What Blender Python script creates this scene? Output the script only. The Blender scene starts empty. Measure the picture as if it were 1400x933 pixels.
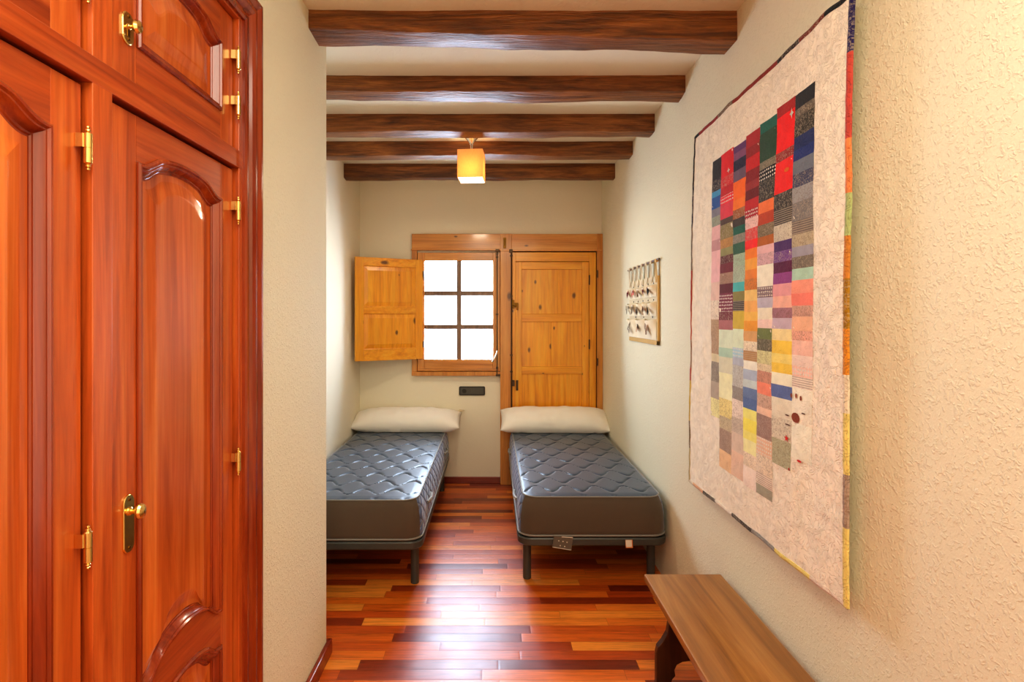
import bpy, bmesh, math, random
from mathutils import Vector, Matrix, noise
random.seed(7)
C = bpy.context.scene.collection
PI = math.pi
F, VX, VY, H = 731.0, 674.0, 433.0, 1.55

# room measures (metres)
XR, XL, XA, YB, ZC = 1.012, -0.762, -1.237, 4.97, 2.82
YC = 2.45          # where the left wall steps back into the alcove
YN = -1.7          # wall behind the viewer

def lin(r, g, b):
    f = lambda c: ((c/255)/12.92 if c/255 <= .04045 else ((c/255+.055)/1.055)**2.4)
    return (f(r), f(g), f(b), 1)

# ------------------------------------------------------------------ mesh helper
class MB:
    def __init__(self):
        self.v, self.f, self.m, self.s, self.col, self.kind = [], [], [], [], [], []
        self.M = Matrix.Identity(4)
        self.mi = 0; self.sm = False; self.clamp = None; self.c = None; self.k = (0, 0, 0, 1)
    def av(self, p):
        q = self.M @ Vector(p)
        if self.clamp: q = self.clamp(q)
        self.v.append(q); return len(self.v)-1
    def af(self, idx):
        self.f.append(tuple(idx)); self.m.append(self.mi); self.s.append(self.sm)
        self.col.append(self.c or (1, 1, 1, 1)); self.kind.append(self.k)
    def box(self, x0, x1, y0, y1, z0, z1, b=0):
        if x0 > x1: x0, x1 = x1, x0
        if y0 > y1: y0, y1 = y1, y0
        if z0 > z1: z0, z1 = z1, z0
        b = min(b, (x1-x0)*.45, (y1-y0)*.45, (z1-z0)*.45)
        if b <= 0:
            i = [self.av((x, y, z)) for z in (z0, z1) for y in (y0, y1) for x in (x0, x1)]
            for q in ((0,2,3,1),(4,5,7,6),(0,1,5,4),(2,6,7,3),(0,4,6,2),(1,3,7,5)):
                self.af([i[k] for k in q])
        else:
            bm = bmesh.new(); bmesh.ops.create_cube(bm, size=1)
            for v in bm.verts:
                v.co = Vector(((x0+x1)/2+v.co.x*(x1-x0), (y0+y1)/2+v.co.y*(y1-y0), (z0+z1)/2+v.co.z*(z1-z0)))
            bmesh.ops.bevel(bm, geom=bm.edges[:], offset=b, segments=2, affect='EDGES', profile=.5)
            self.addbm(bm)
        return self
    def addbm(self, bm):
        bm.verts.index_update()
        base = len(self.v)
        for v in bm.verts: self.av(v.co)
        for f in bm.faces: self.af([base+v.index for v in f.verts])
        bm.free()
    def loops(self, rings, closed=True, cap0=False, cap1=False, flip=False):
        ids = [[self.av(p) for p in r] for r in rings]
        n = len(ids[0])
        for a, b in zip(ids, ids[1:]):
            for i in range(n if closed else n-1):
                j = (i+1) % n
                q = [a[i], a[j], b[j], b[i]]
                self.af(q[::-1] if flip else q)
        if cap0: self.af(ids[0][::-1] if not flip else ids[0])
        if cap1: self.af(ids[-1] if not flip else ids[-1][::-1])
        return ids
    def lathe(self, prof, c, axis='z', n=20, sx=1, sy=1):
        """prof: list of (r, h) along the axis from c"""
        rings = []
        for r, h in prof:
            ring = []
            for i in range(n):
                a = 2*PI*i/n; u, w = r*math.cos(a)*sx, r*math.sin(a)*sy
                p = {'z': (u, w, h), 'x': (h, u, w), 'y': (w, h, u)}[axis]
                ring.append((c[0]+p[0], c[1]+p[1], c[2]+p[2]))
            rings.append(ring)
        o = self.sm; self.sm = True
        self.loops(rings, cap0=True, cap1=True); self.sm = o
        return self
    def tube(self, pts, r, n=8, closed=False, flat=1.0):
        pts = [Vector(p) for p in pts]; rings = []; N = len(pts)
        up = Vector((0, 0, 1))
        for i, p in enumerate(pts):
            if closed: t = pts[(i+1) % N]-pts[i-1]
            else: t = pts[min(i+1, N-1)]-pts[max(i-1, 0)]
            t.normalize()
            u = up if abs(t.dot(up)) < .95 else Vector((1, 0, 0))
            a = t.cross(u).normalized(); b = a.cross(t).normalized()
            rr = r[i] if isinstance(r, (list, tuple)) else r
            rings.append([p+a*rr*math.cos(2*PI*k/n)+b*rr*flat*math.sin(2*PI*k/n) for k in range(n)])
        if closed: rings.append(rings[0])
        o = self.sm; self.sm = True
        self.loops(rings, cap0=not closed, cap1=not closed); self.sm = o
        return self
    def prism(self, poly, lift):
        """poly: list of 3D points (front face ring); lift: vector to the back"""
        lift = Vector(lift)
        self.loops([[Vector(p) for p in poly], [Vector(p)+lift for p in poly]], cap0=True, cap1=True)
        return self
    def each(self, name, mats, parent, **kw):
        """one object for every separate piece"""
        par = list(range(len(self.v)))
        def fd(a):
            while par[a] != a: par[a] = par[par[a]]; a = par[a]
            return a
        for f in self.f:
            for i in f[1:]: par[fd(i)] = fd(f[0])
        groups = {}
        for k, f in enumerate(self.f): groups.setdefault(fd(f[0]), []).append(k)
        out = []
        for ks in groups.values():
            q = MB(); mp = {}
            for k in ks:
                idx = []
                for i in self.f[k]:
                    if i not in mp: mp[i] = len(q.v); q.v.append(self.v[i])
                    idx.append(mp[i])
                q.f.append(tuple(idx)); q.m.append(self.m[k]); q.s.append(self.s[k]); q.col.append(self.col[k]); q.kind.append(self.kind[k])
            q.c = self.c
            out.append(q.build(name, mats, parent, **kw))
        return out
    def build(self, name, mats, parent=None, loc=None, bevel=0, sub=0, recalc=True):
        if parent is not None: base = parent_world(parent)
        elif loc is not None: base = Vector(loc)
        else:
            xs = [v.x for v in self.v]; ys = [v.y for v in self.v]; zs = [v.z for v in self.v]
            base = Vector(((min(xs)+max(xs))/2, (min(ys)+max(ys))/2, min(zs)))
        me = bpy.data.meshes.new(name)
        me.from_pydata([v-base for v in self.v], [], self.f)
        if not isinstance(mats, (list, tuple)): mats = [mats]
        for m in mats: me.materials.append(m)
        me.polygons.foreach_set('material_index', self.m)
        me.polygons.foreach_set('use_smooth', self.s)
        if self.c is not None:
            ca = me.color_attributes.new('Col', 'FLOAT_COLOR', 'CORNER')
            cb = me.color_attributes.new('Kind', 'FLOAT_COLOR', 'CORNER')
            la, lb = [], []
            for p in me.polygons:
                for _ in range(p.loop_total):
                    la.extend(self.col[p.index]); lb.extend(self.kind[p.index])
            ca.data.foreach_set('color', la); cb.data.foreach_set('color', lb)
        me.update()
        if recalc:
            bm = bmesh.new(); bm.from_mesh(me)
            bmesh.ops.recalc_face_normals(bm, faces=bm.faces[:]); bm.to_mesh(me); bm.free()
        if any(self.s):
            me.set_sharp_from_angle(angle=math.radians(32)); me.polygons.foreach_set('use_smooth', self.s)
        o = bpy.data.objects.new(name, me); C.objects.link(o)
        if parent is not None: o.parent = parent
        else: o.location = base
        if bevel:
            md = o.modifiers.new('bevel', 'BEVEL'); md.width = bevel; md.segments = 2; md.limit_method = 'ANGLE'; md.angle_limit = .6
            md.harden_normals = False
        if sub:
            md = o.modifiers.new('sub', 'SUBSURF'); md.levels = sub; md.render_levels = sub
        return o

def parent_world(p):
    v = Vector(p.location)
    while p.parent: p = p.parent; v += Vector(p.location)
    return v

def tag(o, label=None, cat=None, group=None, kind=None):
    if label: o['label'] = label
    if cat: o['category'] = cat
    if group: o['group'] = group
    if kind: o['kind'] = kind
    return o

def thing(name, label, cat, loc, group=None, kind=None):
    o = bpy.data.objects.new(name, None); C.objects.link(o)
    o.location = loc; o.empty_display_size = .05
    return tag(o, label, cat, group, kind)

# ------------------------------------------------------------------ materials
class NT:
    def __init__(self, name):
        self.m = bpy.data.materials.new(name); self.m.use_nodes = True
        self.t = self.m.node_tree; self.t.nodes.clear()
        self.out = self.n('ShaderNodeOutputMaterial'); self.p = self.n('ShaderNodeBsdfPrincipled')
        self.l(self.p.outputs[0], self.out.inputs[0])
    def n(self, kind, **kw):
        x = self.t.nodes.new(kind)
        for k, v in kw.items():
            if k in x.inputs and not hasattr(type(x), k): x.inputs[k].default_value = v
            else:
                try: setattr(x, k, v)
                except Exception: x.inputs[k].default_value = v
        return x
    def l(self, a, b): self.t.links.new(a, b)
    def math(self, op, a, b=None, c=None):
        x = self.n('ShaderNodeMath'); x.operation = op
        for i, q in enumerate((a, b, c)):
            if q is None: continue
            if isinstance(q, (int, float)): x.inputs[i].default_value = q
            else: self.l(q, x.inputs[i])
        return x.outputs[0]
    def mix(self, fac, a, b, mode='MIX'):
        x = self.n('ShaderNodeMix'); x.data_type = 'RGBA'; x.blend_type = mode
        for s, q in ((x.inputs[0], fac), (x.inputs[6], a), (x.inputs[7], b)):
            if isinstance(q, (int, float, tuple)): s.default_value = q
            else: self.l(q, s)
        return x.outputs[2]
    def ramp(self, fac, stops, interp='LINEAR'):
        x = self.n('ShaderNodeValToRGB'); x.color_ramp.interpolation = interp
        e = x.color_ramp.elements
        while len(e) < len(stops): e.new(.5)
        for q, (p, c) in zip(e, stops): q.position = p; q.color = c if isinstance(c, tuple) else (c, c, c, 1)
        self.l(fac, x.inputs[0]); return x.outputs[0]
    def coord(self, scale=(1, 1, 1), rnd=True):
        tc = self.n('ShaderNodeTexCoord'); mp = self.n('ShaderNodeMapping'); mp.inputs['Scale'].default_value = scale
        self.l(tc.outputs['Object'], mp.inputs['Vector'])
        if rnd:
            oi = self.n('ShaderNodeObjectInfo')
            ad = self.n('ShaderNodeVectorMath'); ad.operation = 'ADD'
            k = self.math('MULTIPLY', oi.outputs['Random'], 37.0)
            self.l(mp.outputs[0], ad.inputs[0]); self.l(k, ad.inputs[1])
            return ad.outputs[0]
        return mp.outputs[0]
    def noise(self, vec, scale, detail=4, rough=.5, dist=0):
        x = self.n('ShaderNodeTexNoise'); x.inputs['Scale'].default_value = scale; x.inputs['Detail'].default_value = detail
        x.inputs['Roughness'].default_value = rough; x.inputs['Distortion'].default_value = dist
        self.l(vec, x.inputs['Vector']); return x.outputs[0]
    def bump(self, h, strength, dist=.01, prev=None):
        x = self.n('ShaderNodeBump'); x.inputs['Strength'].default_value = strength; x.inputs['Distance'].default_value = dist
        self.l(h, x.inputs['Height'])
        if prev: self.l(prev, x.inputs['Normal'])
        return x.outputs[0]
    def set(self, **kw):
        for k, v in kw.items():
            s = self.p.inputs[k.replace('_', ' ')]
            if isinstance(v, (int, float, tuple)): s.default_value = v
            else: self.l(v, s)
        return self.m

def plain(name, col, rough=.5, metal=0, **kw):
    t = NT(name); return t.set(Base_Color=col, Roughness=rough, Metallic=metal, **kw)

def wood(name, dark, mid, light, grain='z', rough=.3, coat=.3, knots=0, k=1.0, streak=.5, bumpy=.05, fig=.5):
    t = NT(name)
    s = {'x': (.05, 1, 1), 'y': (1, .05, 1), 'z': (1, 1, .05)}[grain]
    v = t.coord(s)
    n1 = t.noise(v, 26*k, 5, .6, .8)
    col = t.ramp(n1, [(.25, dark), (.5, mid), (.78, light)])
    n2 = t.noise(v, 140*k, 3, .6)
    st = t.ramp(n2, [(.3, 1-.45*streak), (.62, 1.0)])
    col = t.mix(1.0, col, st, 'MULTIPLY')
    v2 = t.coord({'x': (.25, 1, 1), 'y': (1, .25, 1), 'z': (1, 1, .25)}[grain])
    n3 = t.noise(v2, 4*k, 2, .5, 1.2)
    bl = t.ramp(n3, [(.3, 1-.5*fig), (.65, 1.0)])
    col = t.mix(1.0, col, bl, 'MULTIPLY')
    if knots:
        v3 = t.coord({'x': (.55, 1, 1), 'y': (1, .55, 1), 'z': (1, 1, .55)}[grain])
        vo = t.n('ShaderNodeTexVoronoi'); vo.voronoi_dimensions = '2D'; vo.inputs['Scale'].default_value = knots
        s3 = t.n('ShaderNodeSeparateXYZ'); t.l(v3, s3.inputs[0]); c3 = t.n('ShaderNodeCombineXYZ'); t.l(s3.outputs[0], c3.inputs[0]); t.l(s3.outputs[2], c3.inputs[1]); t.l(c3.outputs[0], vo.inputs['Vector'])
        nz = t.noise(v3, 30, 2)
        dd = t.math('ADD', vo.outputs['Distance'], t.math('MULTIPLY', nz, .06))
        sep = t.n('ShaderNodeSeparateColor'); t.l(vo.outputs['Color'], sep.inputs[0])
        gate = t.math('GREATER_THAN', sep.outputs[0], .45)
        rad = t.math('ADD', .055, t.math('MULTIPLY', sep.outputs[1], .10))
        kn = t.n('ShaderNodeMapRange'); t.l(t.math('DIVIDE', dd, rad), kn.inputs[0])
        kn.inputs[1].default_value = 1.0; kn.inputs[2].default_value = .55; kn.inputs[3].default_value = 0; kn.inputs[4].default_value = .85
        col = t.mix(t.math('MULTIPLY', kn.outputs[0], gate), col, lin(70, 28, 8))
    t.set(Base_Color=col, Roughness=rough, Coat_Weight=coat, Coat_Roughness=.12,
          Normal=t.bump(t.math('ADD', n1, t.math('MULTIPLY', n2, .5)), bumpy, .004))
    return t.m

def plaster(name, col, tex=1.0, scale=1.0):
    t = NT(name); v = t.coord((1, 1, 1), False)
    big = t.noise(v, 1.3, 3)
    c = t.mix(big, col, tuple(x*.93 for x in col[:3])+(1,))
    n1 = t.noise(v, 48*scale, 3, .55, .6); n2 = t.noise(v, 110*scale, 2, .5)
    ridge = t.ramp(n1, [(.52, 0.0), (.62, 1.0)])
    h = t.math('ADD', ridge, t.math('MULTIPLY', n2, .5))
    h = t.math('ADD', h, t.math('MULTIPLY', t.noise(v, 5, 2), 1.5))
    t.set(Base_Color=c, Roughness=.85, Specular_IOR_Level=.25, Normal=t.bump(h, .55*tex, .004))
    return t.m

def floor_mat():
    t = NT('hardwood_strip_floor')
    tc = t.n('ShaderNodeTexCoord'); sep = t.n('ShaderNodeSeparateXYZ'); t.l(tc.outputs['Object'], sep.inputs[0])
    x, y = sep.outputs[0], sep.outputs[1]
    W, L = .067, .62
    yr = t.math('DIVIDE', y, W); row = t.math('FLOOR', yr)
    wn = t.n('ShaderNodeTexWhiteNoise'); wn.noise_dimensions = '1D'; t.l(row, wn.inputs['W'])
    xs = t.math('ADD', t.math('DIVIDE', x, L), t.math('MULTIPLY', wn.outputs['Value'], 7.3))
    pid = t.math('FLOOR', xs)
    cb = t.n('ShaderNodeCombineXYZ'); t.l(pid, cb.inputs[0]); t.l(row, cb.inputs[1])
    wn2 = t.n('ShaderNodeTexWhiteNoise'); wn2.noise_dimensions = '2D'; t.l(cb.outputs[0], wn2.inputs['Vector'])
    r = wn2.outputs['Value']
    base = t.ramp(r, [(0, lin(124, 42, 12)), (.22, lin(190, 78, 20)), (.6, lin(226, 112, 32)), (1, lin(244, 152, 60))])
    # grain inside each strip
    v = t.n('ShaderNodeCombineXYZ'); t.l(t.math('ADD', t.math('MULTIPLY', x, 1.6), t.math('MULTIPLY', r, 31)), v.inputs[0])
    t.l(t.math('MULTIPLY', y, 26), v.inputs[1]); t.l(t.math('MULTIPLY', r, 17), v.inputs[2])
    g = t.noise(v.outputs[0], 3.0, 6, .62, .8)
    gr = t.ramp(g, [(.28, .55), (.5, .92), (.75, 1.18)])
    col = t.mix(1.0, base, gr, 'MULTIPLY')
    fy = t.math('FRACT', yr); fx = t.math('FRACT', xs)
    ey = t.math('MINIMUM', fy, t.math('SUBTRACT', 1, fy))
    ex = t.math('MULTIPLY', t.math('MINIMUM', fx, t.math('SUBTRACT', 1, fx)), L/W)
    e = t.math('MINIMUM', ex, ey)
    gap = t.ramp(e, [(0.0, .45), (.022, 1.0)])
    col = t.mix(1.0, col, gap, 'MULTIPLY')
    cup = t.ramp(e, [(0, 0.0), (.12, .8), (.5, 1.0)])
    tilt = t.math('MULTIPLY', r, t.math('SUBTRACT', fy, .5))
    hh = t.math('ADD', t.math('ADD', cup, t.math('MULTIPLY', g, .25)), t.math('MULTIPLY', tilt, .5))
    big = t.noise(tc.outputs['Object'], 7, 3)
    nb = t.bump(t.math('ADD', hh, t.math('MULTIPLY', big, 1.0)), .34, .002)
    ro = t.ramp(t.noise(tc.outputs['Object'], 5, 3), [(.3, .32), (.7, .42)])
    t.set(Base_Color=col, Roughness=ro, Coat_Weight=.42, Coat_Roughness=.36, Specular_IOR_Level=.5, Normal=nb)
    return t.m

def beam_mat():
    t = NT('dark_stained_beam'); v = t.coord((.09, 1, 1))
    n1 = t.noise(v, 16, 6, .6, 1.5); n2 = t.noise(v, 90, 3, .6)
    col = t.ramp(n1, [(.28, lin(72, 38, 12)), (.48, lin(130, 78, 32)), (.7, lin(176, 114, 54))])
    col = t.mix(1, col, t.ramp(n2, [(.3, .6), (.6, 1.0)]), 'MULTIPLY')
    v3 = t.coord((.4, 1, 1)); vo = t.n('ShaderNodeTexVoronoi'); vo.inputs['Scale'].default_value = 3.2; t.l(v3, vo.inputs['Vector'])
    kn = t.ramp(vo.outputs['Distance'], [(.05, .85), (.14, 0.0)])
    col = t.mix(kn, col, lin(30, 13, 6))
    t.set(Base_Color=col, Roughness=.46, Coat_Weight=.12, Coat_Roughness=.3, Normal=t.bump(t.math('ADD', n1, t.math('MULTIPLY', n2, 1.4)), .8, .008))
    return t.m

def fabric(name, col, rough=.8, weave=900, b=.15, sheen=.2, var=.9):
    t = NT(name); v = t.coord((1, 1, 1)); n = t.noise(v, weave, 2); m = t.noise(v, 9, 3)
    c = t.mix(m, col, tuple(x*var for x in col[:3])+(1,))
    t.set(Base_Color=c, Roughness=rough, Sheen_Weight=sheen, Normal=t.bump(n, b, .001)); return t.m

def satin(name, col, side=False):
    t = NT(name); tc = t.n('ShaderNodeTexCoord'); v = t.coord((1, 1, 1))
    n = t.noise(v, 900, 2)
    c = t.mix(t.noise(v, 12, 3), col, tuple(x*.85 for x in col[:3])+(1,))
    nb = t.bump(n, .06, .001)
    if side:   # diamond quilting pressed into the long sides
        sp = t.n('ShaderNodeSeparateXYZ'); t.l(tc.outputs['Object'], sp.inputs[0])
        a = t.math('ADD', t.math('MULTIPLY', sp.outputs[1], 9.0), t.math('MULTIPLY', sp.outputs[2], 11.0))
        b = t.math('SUBTRACT', t.math('MULTIPLY', sp.outputs[1], 9.0), t.math('MULTIPLY', sp.outputs[2], 11.0))
        sa = t.math('ABSOLUTE', t.math('SINE', t.math('MULTIPLY', a, PI))); sb = t.math('ABSOLUTE', t.math('SINE', t.math('MULTIPLY', b, PI)))
        q = t.math('POWER', t.math('MINIMUM', sa, sb), .5)
        nb = t.bump(q, 1.0, .012, nb)
        c = t.mix(t.ramp(q, [(.2, .35), (.45, 0.0)]), c, lin(20, 22, 28))
    t.set(Base_Color=c, Roughness=.42, Specular_IOR_Level=.6, Sheen_Weight=.35, Sheen_Roughness=.35, Normal=nb); return t.m

def quilt_mat(name, stip=1.0):
    t = NT(name)
    a = t.n('ShaderNodeAttribute', attribute_name='Col'); kd = t.n('ShaderNodeAttribute', attribute_name='Kind')
    sp = t.n('ShaderNodeSeparateColor'); t.l(kd.outputs['Color'], sp.inputs[0])
    tc = t.n('ShaderNodeTexCoord'); v = tc.outputs['Object']
    sx = t.n('ShaderNodeSeparateXYZ'); t.l(v, sx.inputs[0])
    flat = t.n('ShaderNodeCombineXYZ'); t.l(sx.outputs[1], flat.inputs[0]); t.l(sx.outputs[2], flat.inputs[1])
    # white dots on an even lattice
    vo = t.n('ShaderNodeTexVoronoi'); vo.voronoi_dimensions = '2D'; vo.inputs['Scale'].default_value = 75; vo.inputs['Randomness'].default_value = 0.15
    t.l(flat.outputs[0], vo.inputs['Vector'])
    dots = t.math('MULTIPLY', t.math('LESS_THAN', vo.outputs['Distance'], .27), sp.outputs[0])
    # floral scribble
    n = t.noise(flat.outputs[0], 95, 2, .5, 2.2)
    fl = t.math('MULTIPLY', t.ramp(n, [(.50, 0.0), (.60, 1.0)]), sp.outputs[1])
    # stripes
    st = t.math('MULTIPLY', t.math('GREATER_THAN', t.math('SINE', t.math('MULTIPLY', sx.outputs[2], 900)), .1), sp.outputs[2])
    col = t.mix(dots, a.outputs['Color'], lin(235, 228, 215))
    sepc = t.n('ShaderNodeSeparateColor'); t.l(a.outputs['Color'], sepc.inputs[0])
    lum = t.math('ADD', t.math('ADD', sepc.outputs[0], sepc.outputs[1]), sepc.outputs[2])
    islight = t.math('GREATER_THAN', lum, .9)
    alt = t.mix(islight, lin(205, 190, 165), lin(120, 92, 72))
    col = t.mix(t.math('MULTIPLY', fl, .42), col, alt)
    col = t.mix(t.math('MULTIPLY', st, .5), col, alt)
    mott = t.noise(v, 30, 3)
    col = t.mix(1, col, t.ramp(mott, [(.3, .88), (.6, 1.0)]), 'MULTIPLY')
    # stippled hand quilting
    q1 = t.noise(v, 26, 2, .5, 2.5); line = t.ramp(t.math('ABSOLUTE', t.math('SUBTRACT', q1, .5)), [(0, 0.0), (.045, 1.0)])
    nb = t.bump(t.math('ADD', t.math('MULTIPLY', line, 1.0), t.math('MULTIPLY', t.noise(v, 60, 3), .5)), .65*stip, .004)
    t.set(Base_Color=col, Roughness=.9, Specular_IOR_Level=.2, Sheen_Weight=.1, Normal=nb)
    return t.m

M = {}
def mk():
    M['wall'] = plaster('textured_plaster', lin(234, 229, 204), .75, 1.7)
    M['wall_smooth'] = plaster('smooth_plaster', lin(238, 230, 208), .15)
    M['ceil'] = plaster('ceiling_plaster', lin(238, 232, 210), .25, .5)
    M['floor'] = floor_mat()
    a = (lin(142, 56, 18), lin(196, 92, 36), lin(220, 124, 58))
    M['mah'] = wood('mahogany_upright_grain', *a, 'z', .3, .35, 0, 1.0, .35, .03, .3)
    M['mahy'] = wood('mahogany_level_grain', lin(128, 46, 14), lin(178, 78, 30), lin(204, 106, 46), 'y', .3, .35, 0, 1.0, .35, .03, .3)
    M['mahp'] = wood('mahogany_panel', lin(144, 58, 18), lin(202, 98, 38), lin(228, 134, 64), 'z', .26, .4, 0, .7, .35, .03, .35)
    M['mahd'] = wood('mahogany_moulding', lin(104, 32, 10), lin(144, 54, 20), lin(176, 82, 34), 'z', .22, .5, 0, 1.0, .3, .02, .3)
    M['gap'] = plain('shadow_gap', lin(24, 9, 5), .9)
    M['brass'] = plain('polished_brass', lin(232, 200, 128), .2, 1)
    M['brass_dark'] = plain('brass_screw', lin(120, 86, 36), .35, 1)
    p = (lin(212, 124, 16), lin(242, 162, 30), lin(250, 186, 58))
    M['pine'] = wood('honey_pine_upright', *p, 'z', .3, .35, 6.0, .8, .3, .04, .25)
    M['pinex'] = wood('honey_pine_level', *p, 'x', .3, .35, 5.0, .8, .3, .04, .25)
    q = (lin(176, 104, 34), lin(212, 140, 60), lin(228, 166, 84))
    M['pinef'] = wood('frame_pine_upright', *q, 'z', .3, .35, 4.0, .8, .3, .04, .25)
    M['pinefx'] = wood('frame_pine_level', *q, 'x', .3, .35, 4.0, .8, .3, .04, .25)
    M['bar'] = wood('shaded_glazing_bar', lin(96, 70, 54), lin(128, 98, 78), lin(146, 116, 94), 'z', .4, .2, 0, 1, .2, .03, .2)
    M['base'] = wood('red_baseboard', lin(96, 26, 10), lin(142, 48, 18), lin(168, 66, 26), 'x', .3, .3, 0, 1, .3, .03, .3)
    M['bench'] = wood('walnut_bench', lin(116, 70, 26), lin(164, 108, 48), lin(196, 144, 78), 'y', .32, .35, 0, .6, .25, .04, .35)
    M['benchleg'] = wood('dark_walnut', lin(48, 24, 12), lin(78, 42, 20), lin(104, 60, 30), 'z', .4, .2, 0, .8, .3, .04, .4)
    M['beam'] = beam_mat()
    M['iron'] = plain('old_iron', lin(92, 72, 54), .45, .8)
    M['steel'] = plain('brushed_steel', lin(190, 186, 178), .3, 1)
    M['plug'] = plain('dark_grey_plastic', lin(84, 82, 74), .45)
    M['plugd'] = plain('darker_grey_plastic', lin(52, 50, 44), .5)
    M['msatin'] = satin('slate_satin_quilting', lin(50, 68, 88))
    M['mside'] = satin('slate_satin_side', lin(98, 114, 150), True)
    M['mborder'] = fabric('taupe_mattress_border', lin(86, 70, 54), .75, 700, .2, .25, .85)
    M['piping'] = fabric('grey_piping', lin(134, 130, 122), .5, 800, .1, .3)
    M['bedmetal'] = plain('dark_grey_tube', lin(78, 78, 74), .38, .35)
    M['plat'] = fabric('black_base_cloth', lin(30, 30, 30), .9)
    M['tag'] = plain('charcoal_tag', lin(96, 88, 78), .45)
    M['tagw'] = plain('pale_tag', lin(214, 204, 190), .6)
    M['tago'] = plain('orange_tag_edge', lin(212, 130, 70), .6)
    M['pillow'] = fabric('white_cotton', lin(240, 234, 224), .85, 700, .1, .15, .96)
    M['glow'] = None
    M['quilt'] = quilt_mat('quilt_cloth', 1.0)
    M['patch'] = quilt_mat('patchwork_cloth', .6)
    # lamp shade
    t = NT('linen_lamp_shade'); v = t.coord((1, 1, .2)); w = t.noise(v, 260, 3)
    sc = t.mix(w, lin(246, 208, 148), lin(228, 180, 116))
    t.set(Base_Color=sc, Roughness=.9, Transmission_Weight=0.0)
    tr = t.n('ShaderNodeBsdfTranslucent'); t.l(sc, tr.inputs[0])
    mx = t.n('ShaderNodeMixShader'); mx.inputs[0].default_value = .45
    t.set(Emission_Color=lin(255,226,170), Emission_Strength=.12); t.l(t.p.outputs[0], mx.inputs[1]); t.l(tr.outputs[0], mx.inputs[2]); t.l(mx.outputs[0], t.out.inputs[0])
    M['shade'] = t.m
    t = NT('lit_diffuser'); t.set(Base_Color=(.9, .85, .75, 1), Emission_Color=lin(255, 244, 222), Emission_Strength=3.5); M['diff'] = t.m
    t = NT('lit_bulb'); t.set(Base_Color=(1, 1, 1, 1), Emission_Color=lin(255, 226, 176), Emission_Strength=4); M['bulb'] = t.m
    M['nickel'] = plain('satin_nickel', lin(214, 206, 190), .25, 1)
    # window glass
    t = NT('window_glass'); g = t.n('ShaderNodeBsdfGlossy'); g.inputs['Roughness'].default_value = .02
    tp = t.n('ShaderNodeBsdfTransparent'); mx = t.n('ShaderNodeMixShader'); fr = t.n('ShaderNodeFresnel'); fr.inputs[0].default_value = 1.2
    t.l(fr.outputs[0], mx.inputs[0]); t.l(tp.outputs[0], mx.inputs[1]); t.l(g.outputs[0], mx.inputs[2]); t.l(mx.outputs[0], t.out.inputs[0])
    M['glass'] = t.m
    M['canvas'] = fabric('cream_canvas', lin(222, 206, 172), .9, 500, .2)
    M['canvasy'] = fabric('yellow_canvas_binding', lin(206, 166, 92), .9, 500, .2)
    t = NT('printed_cotton'); a = t.n('ShaderNodeAttribute', attribute_name='Col'); t.set(Base_Color=a.outputs['Color'], Roughness=.85); M['print'] = t.m
mk()

# ------------------------------------------------------------------ room shell
def shell():
    m = MB(); m.box(-1.45, XR+.2, YN-.1, YB+.25, -.1, 0); tag(m.build('floor', M['floor'], loc=(0, 0, 0)), kind='structure')
    m = MB(); m.box(-1.45, XR+.2, YN-.1, YB+.25, ZC, ZC+.1); tag(m.build('ceiling', M['ceil']), kind='structure')
    m = MB(); m.box(XR, XR+.2, YN-.1, YB+.25, 0, ZC); tag(m.build('wall_right', M['wall'], loc=(0, 0, 0)), kind='structure')
    m = MB(); m.box(XA-.2, XL, 1.70, YC, 0, ZC, .006); m.box(XA-.2, XL, YN, 1.70, 2.53, ZC); m.box(XA-.2, XA-.05, YN, 1.70, 0, 2.53)
    m.box(XA-.05, XL, -1.7, -.69, 0, 2.53)
    tag(m.build('wall_left', M['wall'], loc=(0, 0, 0)), kind='structure')
    m = MB(); m.box(XA-.2, XA, YC, YB+.2, 0, ZC); tag(m.build('wall_alcove', M['wall_smooth'], loc=(0, 0, 0)), kind='structure')
    # far wall round the window opening
    x0, x1 = -.645, -.005; z0, z1 = 1.12, 2.09
    m = MB(); y0, y1 = YB, YB+.22
    m.box(XA-.2, x0, y0, y1, 0, ZC); m.box(x1, XR+.2, y0, y1, 0, ZC); m.box(x0, x1, y0, y1, 0, z0); m.box(x0, x1, y0, y1, z1, ZC)
    tag(m.build('wall_back', M['wall_smooth'], loc=(0, 0, 0)), kind='structure')
    m = MB(); m.box(XA-.2, XR+.2, YN-.12, YN, 0, ZC); tag(m.build('wall_near', M['wall_smooth'], loc=(0, 0, 0)), kind='structure')
    # baseboards
    m = MB(); m.box(XA, .065, YB-.014, YB, 0, .062, .003); tag(m.build('baseboard_back', M['base'], loc=(0, YB, 0)), kind='structure')
    m = MB(); m.box(XL, XL+.022, 1.702, YC+.018, 0, .066, .005); m.box(-.95, XL+.02, YC, YC+.018, 0, .066, .005)
    tag(m.build('baseboard_left', M['base'], loc=(XL, YC, 0)), kind='structure')
    m = MB(); m.box(XA, XA+.014, YC+.02, YB-.014, 0, .062, .003); tag(m.build('baseboard_alcove', M['base'], loc=(XA, YC, 0)), kind='structure')
shell()

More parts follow.
